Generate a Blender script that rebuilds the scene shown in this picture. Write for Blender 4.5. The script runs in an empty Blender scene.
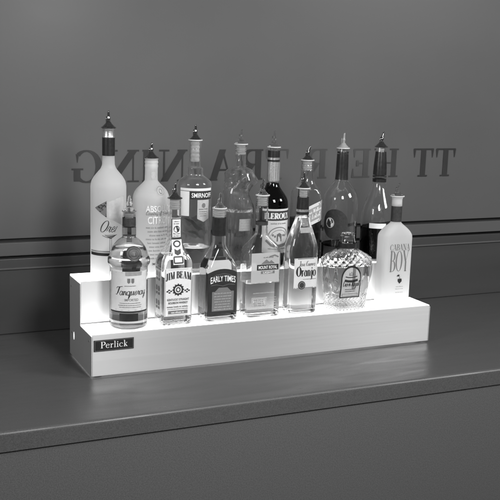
import bpy, math, random
from mathutils import Vector, Matrix
random.seed(7)
SC = bpy.context.scene
COL = SC.collection
PI = math.pi

# ------------------------------------------------------------------ materials
def nodes_of(name):
    m = bpy.data.materials.new(name); m.use_nodes = True
    nt = m.node_tree; nt.nodes.clear()
    out = nt.nodes.new('ShaderNodeOutputMaterial')
    return m, nt, out

def g(v): return (v, v, v, 1)

def paint(name, base, rough=.45, metal=0., vary=.0, scale=(40, 40, 40), bump=0., rvary=0., coat=0., detail=4., spec=.5, emis=0.):
    """principled grey with procedural wear in colour, roughness and relief"""
    m, nt, out = nodes_of(name)
    b = nt.nodes.new('ShaderNodeBsdfPrincipled'); nt.links.new(b.outputs[0], out.inputs[0])
    b.inputs['Base Color'].default_value = g(base); b.inputs['Roughness'].default_value = rough
    b.inputs['Metallic'].default_value = metal; b.inputs['Coat Weight'].default_value = coat
    b.inputs['Specular IOR Level'].default_value = spec
    if emis:
        b.inputs['Emission Color'].default_value = g(1); b.inputs['Emission Strength'].default_value = emis
    tc = nt.nodes.new('ShaderNodeTexCoord'); mp = nt.nodes.new('ShaderNodeMapping'); mp.inputs['Scale'].default_value = scale
    nt.links.new(tc.outputs['Object'], mp.inputs[0])
    n = nt.nodes.new('ShaderNodeTexNoise'); n.inputs['Scale'].default_value = 1; n.inputs['Detail'].default_value = detail
    nt.links.new(mp.outputs[0], n.inputs['Vector'])
    if vary:
        r = nt.nodes.new('ShaderNodeMapRange'); r.inputs[1].default_value = .3; r.inputs[2].default_value = .7
        r.inputs[3].default_value = base*(1-vary); r.inputs[4].default_value = base*(1+vary)
        nt.links.new(n.outputs['Fac'], r.inputs[0]); nt.links.new(r.outputs[0], b.inputs['Base Color'])
    if rvary:
        r = nt.nodes.new('ShaderNodeMapRange'); r.inputs[1].default_value = .3; r.inputs[2].default_value = .7
        r.inputs[3].default_value = max(.02, rough-rvary); r.inputs[4].default_value = rough+rvary
        nt.links.new(n.outputs['Fac'], r.inputs[0]); nt.links.new(r.outputs[0], b.inputs['Roughness'])
    if bump:
        bp = nt.nodes.new('ShaderNodeBump'); bp.inputs['Strength'].default_value = .4; bp.inputs['Distance'].default_value = bump
        nt.links.new(n.outputs['Fac'], bp.inputs['Height']); nt.links.new(bp.outputs[0], b.inputs['Normal'])
    return m

def glass(name, tint=1., ior=1.5, rough=0., bump=0., bscale=60):
    m, nt, out = nodes_of(name)
    b = nt.nodes.new('ShaderNodeBsdfGlass'); b.inputs['Color'].default_value = g(tint)
    b.inputs['IOR'].default_value = ior; b.inputs['Roughness'].default_value = rough
    nt.links.new(b.outputs[0], out.inputs[0])
    if bump:
        tc = nt.nodes.new('ShaderNodeTexCoord'); n = nt.nodes.new('ShaderNodeTexNoise'); n.inputs['Scale'].default_value = bscale
        n.inputs['Detail'].default_value = 1
        nt.links.new(tc.outputs['Object'], n.inputs['Vector'])
        bp = nt.nodes.new('ShaderNodeBump'); bp.inputs['Strength'].default_value = .5; bp.inputs['Distance'].default_value = bump
        nt.links.new(n.outputs['Fac'], bp.inputs['Height']); nt.links.new(bp.outputs[0], b.inputs['Normal'])
    return m

def brightened_glass(name, tint, ior, bump, bscale, haze):
    """clear glass with some translucent white mixed in to imitate its glow from below"""
    m = glass(name, tint, ior, 0, bump, bscale); nt = m.node_tree
    gl = next(n for n in nt.nodes if n.type == 'BSDF_GLASS'); out = next(n for n in nt.nodes if n.type == 'OUTPUT_MATERIAL')
    t = nt.nodes.new('ShaderNodeBsdfTranslucent'); t.inputs[0].default_value = g(.95)  # white translucent share, added so the glass looks brighter
    tc = nt.nodes.new('ShaderNodeTexCoord'); n = nt.nodes.new('ShaderNodeTexNoise'); n.inputs['Scale'].default_value = 22; n.inputs['Detail'].default_value = 6
    mr = nt.nodes.new('ShaderNodeMapRange'); mr.inputs[1].default_value = .3; mr.inputs[2].default_value = .7; mr.inputs[3].default_value = haze*.5; mr.inputs[4].default_value = haze*1.5
    mx = nt.nodes.new('ShaderNodeMixShader')
    nt.links.new(tc.outputs['Object'], n.inputs['Vector']); nt.links.new(n.outputs['Fac'], mr.inputs[0]); nt.links.new(mr.outputs[0], mx.inputs[0])
    nt.links.new(gl.outputs[0], mx.inputs[1]); nt.links.new(t.outputs[0], mx.inputs[2]); nt.links.new(mx.outputs[0], out.inputs[0])
    return m

def frosted(name, col=.85, wt=(.5, .25), rough=.45):
    """acid-etched glass: part translucent, part diffuse, part rough refraction"""
    m, nt, out = nodes_of(name)
    t = nt.nodes.new('ShaderNodeBsdfTranslucent'); t.inputs[0].default_value = g(col)
    d = nt.nodes.new('ShaderNodeBsdfPrincipled'); d.inputs['Base Color'].default_value = g(col); d.inputs['Roughness'].default_value = .4
    r = nt.nodes.new('ShaderNodeBsdfRefraction'); r.inputs['Color'].default_value = g(.95); r.inputs['Roughness'].default_value = rough; r.inputs['IOR'].default_value = 1.1
    m1 = nt.nodes.new('ShaderNodeMixShader'); m2 = nt.nodes.new('ShaderNodeMixShader')
    tc = nt.nodes.new('ShaderNodeTexCoord'); n = nt.nodes.new('ShaderNodeTexNoise'); n.inputs['Scale'].default_value = 30
    nt.links.new(tc.outputs['Object'], n.inputs['Vector'])
    mr = nt.nodes.new('ShaderNodeMapRange'); mr.inputs[3].default_value = wt[0]-.04; mr.inputs[4].default_value = wt[0]+.04
    nt.links.new(n.outputs['Fac'], mr.inputs[0]); nt.links.new(mr.outputs[0], m1.inputs[0])
    nt.links.new(r.outputs[0], m1.inputs[1]); nt.links.new(t.outputs[0], m1.inputs[2])
    m2.inputs[0].default_value = wt[1]
    nt.links.new(m1.outputs[0], m2.inputs[1]); nt.links.new(d.outputs[0], m2.inputs[2])
    nt.links.new(m2.outputs[0], out.inputs[0])
    return m

M = {}
M['glass'] = brightened_glass('clear_glass', .99, 1.5, .0004, 45, .014)
M['glass_hazy'] = brightened_glass('hazy_glass', .99, 1.5, .0016, 50, .085)
M['glass_green'] = brightened_glass('tinted_glass', .87, 1.5, .0004, 45, .012)
M['glass_wavy'] = brightened_glass('wavy_glass', .99, 1.5, .0022, 60, .05)
M['glass_cut'] = glass('cut_glass', .985, 1.5)
M['liquor'] = glass('clear_spirit', .99, 1.36)
M['liquor_pale'] = glass('pale_spirit', .86, 1.36)
M['liquor_light'] = glass('light_amber_spirit', .74, 1.36)
M['liquor_mid'] = glass('amber_spirit', .55, 1.36)
M['liquor_brown'] = glass('brown_spirit', .5, 1.36)
M['liquor_dark'] = glass('dark_spirit', .06, 1.36)
M['frost'] = frosted('frosted_glass', .96, (.80, .20), .38)
M['frost_light'] = frosted('light_frosted_glass', .97, (.84, .20))
M['haze_film'] = frosted('translucent_label_film', .95, (.55, .42), .25)
M['milky'] = frosted('milky_spirit', .95, (.9, .3))
M['black'] = paint('black_foil', .02, .3, 0, .3, (150,)*3, .0003)
M['black_paper'] = paint('black_paper', .022, .5, 0, .2, (120,)*3)
M['dark_band'] = paint('dark_band', .04, .45, 0, .3, (200,)*3)
M['paper'] = paint('cream_paper', .70, .55, 0, .04, (90,)*3)
M['paper_white'] = paint('white_paper', .82, .5, 0, .03, (90,)*3)
M['paper_grey'] = paint('grey_paper', .34, .5, 0, .12, (140,)*3)
M['paper_mid'] = paint('mid_grey_paper', .5, .5, 0, .08, (140,)*3)
M['foil'] = paint('silver_foil', .75, .28, .9, .2, (260,)*3, .0008)
M['ink'] = paint('black_ink', .03, .5)
M['ink_grey'] = paint('grey_ink', .18, .5)
M['ink_pale'] = paint('pale_grey_ink', .42, .5)
M['ink_white'] = paint('white_ink', .88, .5)
M['chrome'] = paint('chrome', .55, .12, 1., .1, (300,)*3)
M['dark_chrome'] = paint('dark_chrome', .30, .12, 1., .2, (300,)*3)
M['plastic'] = paint('pale_plastic', .72, .3, 0, .05, (200,)*3)
M['plastic_grey'] = paint('grey_plastic', .35, .3, 0, .08, (200,)*3)
M['plastic_clear'] = glass('clear_plastic', .93, 1.35, .06)
M['steel'] = paint('satin_steel', .73, .40, .68, .012, (3, 60, 200), 0, .015)
st = M['steel'].node_tree; pb = next(n for n in st.nodes if n.type == 'BSDF_PRINCIPLED')
pb.inputs['Anisotropic'].default_value = .8
cx = st.nodes.new('ShaderNodeCombineXYZ'); cx.inputs[2].default_value = 1; st.links.new(cx.outputs[0], pb.inputs['Tangent'])
M['white_enamel'] = paint('white_enamel', .84, .4, 0, .02, (12,)*3)
M['lit'] = paint('lit_acrylic', .85, .35, 0, .01, (20,)*3, emis=2.5)
M['hole_light'] = paint('light_in_slot', .85, .35, emis=1.2)
M['black_plate'] = paint('black_plate', .02, .4, 0, .2, (200,)*3)
M['wall'] = paint('dark_gloss_wall', .122, .38, 0, .05, (2.2, 1.6, 3.0), 0, .05, detail=4, spec=.14)
M['wall_low'] = paint('dark_lower_wall', .07, .32, 0, .12, (1.2, 1, 9), 0, .05, spec=.4)
M['gap'] = paint('black_groove', .012, .6)
M['wall_letter'] = paint('dark_letter_paint', .026, .42, 0, .25, (9,)*3)
M['wall_letter_sheen'] = paint('sheen_letter_paint', .068, .42, 0, .16, (9,)*3)  # paler letter paint; light reflected off the middle letters is in its colour
M['counter'] = paint('grey_laminate', .092, .36, 0, .22, (520, 520, 520), .0002, .05, detail=3, spec=.35)
M['counter_edge'] = paint('speckled_laminate', .11, .5, 0, .24, (430, 430, 430), .0001, detail=3)
ct = M['counter'].node_tree; pb = next(n for n in ct.nodes if n.type == 'BSDF_PRINCIPLED')
tc = ct.nodes.new('ShaderNodeTexCoord'); mp = ct.nodes.new('ShaderNodeMapping'); mp.inputs['Scale'].default_value = (3.5, 16, 1); mp.inputs['Rotation'].default_value = (0, 0, .5)
n1 = ct.nodes.new('ShaderNodeTexNoise'); n1.inputs['Scale'].default_value = 1.6; n1.inputs['Detail'].default_value = 7; n1.inputs['Distortion'].default_value = .6
mr = ct.nodes.new('ShaderNodeMapRange'); mr.inputs[1].default_value = .3; mr.inputs[2].default_value = .7; mr.inputs[3].default_value = .27; mr.inputs[4].default_value = .47
ct.links.new(tc.outputs['Object'], mp.inputs[0]); ct.links.new(mp.outputs[0], n1.inputs['Vector']); ct.links.new(n1.outputs['Fac'], mr.inputs[0]); ct.links.new(mr.outputs[0], pb.inputs['Roughness'])
M['rubber'] = paint('black_rubber', .015, .7)

# ------------------------------------------------------------------ mesh helpers
def link(name, verts, faces, mat, parent=None, smooth=True, loc=None):
    me = bpy.data.meshes.new(name); me.from_pydata(verts, [], faces); me.update()
    mats = mat if isinstance(mat, list) else [mat]
    for m in mats: me.materials.append(m)
    if smooth: me.polygons.foreach_set('use_smooth', [True]*len(me.polygons))
    o = bpy.data.objects.new(name, me); COL.objects.link(o)
    if parent: o.parent = parent
    if loc: o.location = loc
    return o

def thing(name, label, cat, loc=(0, 0, 0), group=None):
    o = bpy.data.objects.new(name, None); COL.objects.link(o); o.location = loc
    o.empty_display_size = .02
    o['label'] = label; o['category'] = cat
    if group: o['group'] = group
    return o

def box(name, x0, x1, y0, y1, z0, z1, mat, parent=None, bev=0.):
    v = [(x, y, z) for x in (x0, x1) for y in (y0, y1) for z in (z0, z1)]
    f = [(0, 1, 3, 2), (4, 6, 7, 5), (0, 4, 5, 1), (2, 3, 7, 6), (0, 2, 6, 4), (1, 5, 7, 3)]
    o = link(name, v, f, mat, parent, smooth=False)
    if bev:
        m = o.modifiers.new('bevel', 'BEVEL'); m.width = bev; m.segments = 3
    return o

def extrude_poly(name, pts, x0, x1, mat, parent=None, bev=0.):
    """polygon in the YZ plane swept along X"""
    n = len(pts)
    v = [(x0, y, z) for y, z in pts]+[(x1, y, z) for y, z in pts]
    f = [tuple(range(n)), tuple(range(2*n-1, n-1, -1))]
    f += [(i, i+n, (i+1) % n+n, (i+1) % n) for i in range(n)]
    o = link(name, v, f, mat, parent, smooth=False)
    if bev:
        m = o.modifiers.new('bevel', 'BEVEL'); m.width = bev; m.segments = 3
    return o

def lathe(name, prof, mat, parent=None, n=40, loc=None, mod=None):
    v, f = [], []
    for r, z in prof:
        for k in range(n):
            a = 2*PI*k/n; rr = r*(mod(a, z) if mod else 1)
            v.append((rr*math.cos(a), rr*math.sin(a), z))
    for i in range(len(prof)-1):
        for k in range(n):
            k2 = (k+1) % n
            f.append((i*n+k, i*n+k2, (i+1)*n+k2, (i+1)*n+k))
    f.append(tuple(range(n-1, -1, -1))); f.append(tuple(range((len(prof)-1)*n, len(prof)*n)))
    o = link(name, v, f, mat, parent, loc=loc)
    m = o.modifiers.new('edges', 'EDGE_SPLIT'); m.split_angle = math.radians(50)
    return o

def tube(name, pts, rads, mat, parent=None, n=16):
    pts = [Vector(p) for p in pts]; v, f = [], []
    for i, p in enumerate(pts):
        t = (pts[min(i+1, len(pts)-1)]-pts[max(i-1, 0)]).normalized()
        a = t.cross(Vector((0, 1, 0))); a = a.normalized() if a.length > .05 else Vector((1, 0, 0)); b = t.cross(a)
        for k in range(n):
            q = 2*PI*k/n; v.append(tuple(p+a*math.cos(q)*rads[i]+b*math.sin(q)*rads[i]))
    for i in range(len(pts)-1):
        for k in range(n):
            f.append((i*n+k, i*n+(k+1) % n, (i+1)*n+(k+1) % n, (i+1)*n+k))
    f.append(tuple(range(n-1, -1, -1))); f.append(tuple(range((len(pts)-1)*n, len(pts)*n)))
    return link(name, v, f, mat, parent)

# ------------------------------------------------------------------ lettering
class Ink:
    """flat shapes in (u, v); each stroke lies a hair above the one before"""
    def __init__(s): s.v = []; s.f = []; s.layer = 0
    def stroke(s, pts, w, sub=0):
        if isinstance(w, (int, float)): w = [w]*len(pts)
        if sub:
            p2, w2 = [], []
            for i in range(len(pts)-1):
                for k in range(sub):
                    t = k/sub
                    p2.append((pts[i][0]+(pts[i+1][0]-pts[i][0])*t, pts[i][1]+(pts[i+1][1]-pts[i][1])*t)); w2.append(w[i]+(w[i+1]-w[i])*t)
            p2.append(pts[-1]); w2.append(w[-1]); pts, w = p2, w2
        n = len(pts); b = len(s.v)
        if n == 2 and abs(pts[1][0]-pts[0][0]) > 1e-6 and abs(pts[1][1]-pts[0][1]) > 1.1*abs(pts[1][0]-pts[0][0]):
            L = math.hypot(pts[1][0]-pts[0][0], pts[1][1]-pts[0][1])/abs(pts[1][1]-pts[0][1])
            for i in (0, 1): s.v.append((pts[i][0]-w[i]*L/2, pts[i][1], s.layer)); s.v.append((pts[i][0]+w[i]*L/2, pts[i][1], s.layer))
            s.f.append((b, b+1, b+3, b+2) if pts[1][1] > pts[0][1] else (b+2, b+3, b+1, b)); s.layer += 1; return
        for i in range(n):
            a = pts[max(i-1, 0)]; c = pts[min(i+1, n-1)]
            dx, dy = c[0]-a[0], c[1]-a[1]; l = math.hypot(dx, dy) or 1
            nx, ny = -dy/l*w[i]/2, dx/l*w[i]/2
            s.v.append((pts[i][0]+nx, pts[i][1]+ny, s.layer)); s.v.append((pts[i][0]-nx, pts[i][1]-ny, s.layer))
        for i in range(n-1): s.f.append((b+2*i, b+2*i+1, b+2*i+3, b+2*i+2))
        s.layer += 1
    def poly(s, pts):
        b = len(s.v); s.v += [(x, y, s.layer) for x, y in pts]; s.f.append(tuple(range(b, b+len(pts)))); s.layer += 1
    def disc(s, x, y, rx, ry=None, n=28): s.poly([(x+rx*math.cos(2*PI*k/n), y+(ry or rx)*math.sin(2*PI*k/n)) for k in range(n)])
    def ring(s, x, y, rx, ry, w, n=32, a0=0, a1=2*PI): s.stroke([(x+rx*math.cos(a0+(a1-a0)*k/n), y+ry*math.sin(a0+(a1-a0)*k/n)) for k in range(n+1)], w)
    def rect(s, x0, y0, x1, y1, nx=8):
        b = len(s.v)
        for i in range(nx+1):
            x = x0+(x1-x0)*i/nx; s.v += [(x, y0, s.layer), (x, y1, s.layer)]
        for i in range(nx): s.f.append((b+2*i, b+2*i+2, b+2*i+3, b+2*i+1))
        s.layer += 1
    def frame(s, x0, y0, x1, y1, w):
        for a, b_ in (((x0, y0), (x1, y0)), ((x0, y1), (x1, y1)), ((x0, y0), (x0, y1)), ((x1, y0), (x1, y1))): s.stroke([a, b_], w, 6)
    def sans(s, txt, cx, cy, size, bold=0., sx=1., shear=0., warp=None, width=None):
        cu = bpy.data.curves.new('t', 'FONT'); cu.body = txt; cu.size = 1; cu.align_x = 'CENTER'; cu.offset = bold; cu.shear = shear; cu.resolution_u = 3
        ob = bpy.data.objects.new('t', cu); COL.objects.link(ob)
        dg = bpy.context.evaluated_depsgraph_get(); me = bpy.data.meshes.new_from_object(ob.evaluated_get(dg))
        vs = [tuple(v.co) for v in me.vertices]; fs = [tuple(p.vertices) for p in me.polygons]
        bpy.data.objects.remove(ob); bpy.data.curves.remove(cu); bpy.data.meshes.remove(me)
        if width and vs:
            xs = [q[0] for q in vs]; sx = width/(size*(max(xs)-min(xs)))
        b = len(s.v)
        for x, y, z in vs:
            u, v = x*size*sx, y*size
            if warp: u, v = warp(u, v)
            s.v.append((cx+u, cy+v, s.layer))
        s.f += [tuple(b+i for i in q) for q in fs]; s.layer += 1
    def glyphs(s, font, txt, cx, cy, size, wmul=1., sx=1., slant=0., warp=None, width=None, gap=.08):
        x = 0; items = []
        for ch in txt:
            if ch == ' ': x += .38; continue
            st, w = font(ch); items.append((x, st)); x += w+gap
        tot = x-gap
        if width: sx = width/(size*tot)
        base = s.layer
        for x0, st in items:
            s.layer = base
            for w, pts in st:
                q = []
                for px, py in pts:
                    u, v = ((x0+px-tot/2)*sx+slant*py)*size, py*size
                    if warp: u, v = warp(u, v)
                    q.append((cx+u, cy+v))
                ww = [k*size*wmul for k in w] if isinstance(w, list) else w*size*wmul
                s.stroke(q, ww)
    def scribble(s, x0, x1, y, h, w, seed=0):
        """a line of print too small to read: words of tiny stems, bowls and arches"""
        r = random.Random(seed); x = x0; base = s.layer
        while x < x1-h*.4:
            for q in range(r.randint(2, 8)):
                if x > x1-h*.4: break
                k = r.randint(0, 5); a = h*.62; s.layer = base
                if k == 0: s.stroke([(x, y), (x, y+h)], w); x += h*.30
                elif k == 1: s.ring(x+a*.32, y+a*.5, a*.32, a*.5, w, 8); x += h*.62
                elif k == 2: s.stroke([(x, y), (x, y+a)], w); s.stroke([(x, y+a*.75), (x+a*.3, y+a), (x+a*.6, y+a*.75), (x+a*.6, y)], w); x += h*.60
                elif k == 3: s.ring(x+a*.32, y+a*.5, a*.32, a*.5, w, 8, .6, 5.4); x += h*.52
                elif k == 4: s.stroke([(x, y), (x, y+a)], w); x += h*.28
                else: s.stroke([(x, y+a), (x, y+a*.2), (x+a*.3, y), (x+a*.6, y+a*.2), (x+a*.6, y+a)], w); x += h*.58
            x += h*.42
        s.layer = base+2
    def build(s, name, fn, mat, parent, off=.00025, step=.000012):
        verts = [fn(u, v, off+l*step) for u, v, l in s.v]
        return link(name, verts, s.f, mat, parent, smooth=False)

TK, TN = .21, .055
def _el(cx, cy, rx, ry, a0, a1, n=18, tk=TK, tn=TN):
    p, w = [], []
    for k in range(n+1):
        a = math.radians(a0+(a1-a0)*k/n); p.append((cx+rx*math.cos(a), cy+ry*math.sin(a))); w.append(tn+(tk-tn)*abs(math.cos(a))**1.5)
    return (w, p)
def _V(x, y0=0, y1=1, tk=TK, sb=True, stp=True):
    r = [(tk, [(x, y0), (x, y1)])]
    if sb: r.append((TN, [(x-.17, y0+.025), (x+.17, y0+.025)]))
    if stp: r.append((TN, [(x-.17, y1-.025), (x+.17, y1-.025)]))
    return r
def _tick(x, y0, y1): return ([.10, .02], [(x, y0), (x, y1)])
def serif(c):
    if c == 'A': return ([(TN, [(.1, 0), (.42, 1)]), (TK, [(.40, 1), (.74, 0)]), (TN, [(.2, .34), (.62, .34)]), (TN, [(-.02, .025), (.24, .025)]), (TN, [(.58, .025), (.9, .025)])], .88)
    if c == 'B': return (_V(.18)+[_el(.38, .75, .27, .225, -90, 90), _el(.38, .275, .33, .25, -90, 90), (TN, [(.18, .975), (.4, .975)]), (TN, [(.18, .52), (.4, .52)]), (TN, [(.18, .025), (.4, .025)])], .76)
    if c == 'C': return ([_el(.46, .5, .38, .475, 48, 312), _tick(.74, .84, .62), _tick(.74, .16, .34)], .82)
    if c == 'D': return (_V(.18)+[_el(.36, .5, .42, .475, -90, 90), (TN, [(.18, .975), (.38, .975)]), (TN, [(.18, .025), (.38, .025)])], .84)
    if c == 'E': return (_V(.18)+[(TN, [(.18, .975), (.66, .975)]), (TN, [(.18, .5), (.5, .5)]), (TN, [(.18, .025), (.7, .025)]), _tick(.63, .98, .70), _tick(.67, .02, .32), ([.1, .1], [(.5, .40), (.5, .60)])], .74)
    if c == 'G': return ([_el(.46, .5, .38, .475, 48, 318), _tick(.74, .88, .62), (TK, [(.75, .05), (.75, .42)]), (TN, [(.56, .42), (.92, .42)])], .9)
    if c == 'H': return (_V(.18)+_V(.74)+[(TN, [(.18, .5), (.74, .5)])], .92)
    if c == 'I': return (_V(.2), .4)
    if c == 'J': return ([(TK, [(.36, .2), (.36, 1)]), (TN, [(.2, .975), (.54, .975)]), _el(.2, .2, .17, .22, -150, 0, 10), (.16, [(.03, .14), (.13, .14)])], .55)
    if c == 'L': return (_V(.18)+[(TN, [(.18, .025), (.66, .025)]), _tick(.63, .02, .34)], .7)
    if c == 'M': return (_V(.12, tk=TN)+[(TK, [(.14, 1), (.5, .02)]), (TN, [(.5, .02), (.86, 1)])]+_V(.88), 1.06)
    if c == 'N': return (_V(.14, tk=TN)+[(TK, [(.12, 1), (.76, .0)])]+_V(.76, tk=TN, sb=False), .92)
    if c == 'O': return ([_el(.48, .5, .38, .475, 0, 360, 30)], .96)
    if c == 'P': return (_V(.18)+[_el(.38, .73, .31, .245, -90, 90), (TN, [(.18, .975), (.4, .975)]), (TN, [(.18, .485), (.4, .485)])], .72)
    if c == 'R': return (_V(.18)+[_el(.38, .74, .30, .235, -90, 90), (TN, [(.18, .975), (.4, .975)]), (TN, [(.18, .505), (.4, .505)]), (TK, [(.42, .5), (.74, .03)]), (TN, [(.64, .025), (.9, .025)])], .86)
    if c == 'S': return ([([.05, .08, .14, .19, .19, .14, .08, .05], [(.58, .86), (.42, .97), (.2, .93), (.14, .72), (.55, .36), (.58, .14), (.36, .03), (.1, .13)]), _tick(.6, .97, .68), _tick(.08, .03, .32)], .7)
    if c == 'T': return (_V(.4, stp=False)+[(TN, [(.04, .975), (.76, .975)]), _tick(.07, .98, .68), _tick(.73, .98, .68)], .8)
    if c == 'U': return ([(TK, [(.2, .32), (.2, 1)]), (TN, [(.74, .32), (.74, 1)]), _el(.47, .32, .27, .29, 180, 360, 16, TK*.8), (TN, [(.03, .975), (.37, .975)]), (TN, [(.6, .975), (.88, .975)])], .9)
    if c == 'X': return ([(TK, [(.1, 1), (.72, 0)]), (TN, [(.7, 1), (.1, 0)]), (TN, [(0, .975), (.28, .975)]), (TN, [(.54, .975), (.82, .975)]), (TN, [(0, .025), (.26, .025)]), (TN, [(.56, .025), (.84, .025)])], .82)
    if c == 'Y': return ([(TK, [(.1, 1), (.42, .45)]), (TN, [(.74, 1), (.42, .45)]), (TK, [(.42, 0), (.42, .47)]), (TN, [(0, .975), (.26, .975)]), (TN, [(.6, .975), (.86, .975)]), (TN, [(.26, .025), (.58, .025)])], .84)
    if c == 'K': return (_V(.18)+[(TN, [(.18, .4), (.7, 1)]), (TK, [(.36, .58), (.74, 0)]), (TN, [(.56, .975), (.84, .975)]), (TN, [(.62, .025), (.9, .025)])], .86)
    if c == 'W': return ([(TK, [(.1, 1), (.34, 0)]), (TN, [(.34, 0), (.56, 1)]), (TK, [(.54, 1), (.8, 0)]), (TN, [(.8, 0), (1.02, 1)]), (TN, [(0, .975), (.24, .975)]), (TN, [(.9, .975), (1.14, .975)])], 1.12)
    # lower case with an x-height of .62
    if c == 'e': return ([_el(.3, .31, .26, .30, 20, 325, 16, .15), (TN, [(.06, .36), (.55, .36)])], .6)
    if c == 'r': return ([(.15, [(.16, 0), (.16, .62)]), (TN, [(0, .025), (.32, .025)]), (TN, [(0, .6), (.16, .6)]), ([.05, .1, .14], [(.2, .42), (.34, .58), (.48, .54)])], .5)
    if c == 'l': return ([(.15, [(.16, 0), (.16, 1)]), (TN, [(0, .025), (.32, .025)]), (TN, [(0, .975), (.16, .975)])], .34)
    if c == 'i': return ([(.15, [(.16, 0), (.16, .62)]), (TN, [(0, .025), (.32, .025)]), (TN, [(0, .6), (.16, .6)]), (.16, [(.08, .82), (.24, .82)])], .34)
    if c == 'c': return ([_el(.3, .31, .26, .30, 45, 315, 16, .15), (.12, [(.44, .5), (.54, .5)])], .58)
    if c == 'k': return ([(.15, [(.16, 0), (.16, 1)]), (TN, [(0, .025), (.32, .025)]), (TN, [(0, .975), (.16, .975)]), (TN, [(.16, .24), (.5, .6)]), (.15, [(.28, .36), (.54, 0)]), (TN, [(.4, .6), (.6, .6)]), (TN, [(.44, .025), (.64, .025)])], .62)
    if c == 'a': return ([_el(.26, .26, .22, .25, 0, 360, 18, .13), (.15, [(.48, 0), (.48, .56)]), _el(.28, .46, .2, .15, 0, 140, 8, .1)], .6)
    if c == 'n': return ([(.15, [(.14, 0), (.14, .62)]), _el(.32, .36, .2, .24, 0, 170, 10, .14), (.15, [(.5, 0), (.5, .38)]), (TN, [(0, .025), (.28, .025)]), (TN, [(.38, .025), (.64, .025)])], .64)
    if c == 'j': return ([(.15, [(.2, -.2), (.2, .62)]), _el(.06, -.2, .14, .12, -140, 0, 8, .1), (.16, [(.12, .82), (.28, .82)])], .34)
    if c == 'o': return ([_el(.3, .31, .26, .30, 0, 360, 24, .15)], .62)
    return ([(.1, [(.1, 0), (.1, .6)])], .3)

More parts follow.
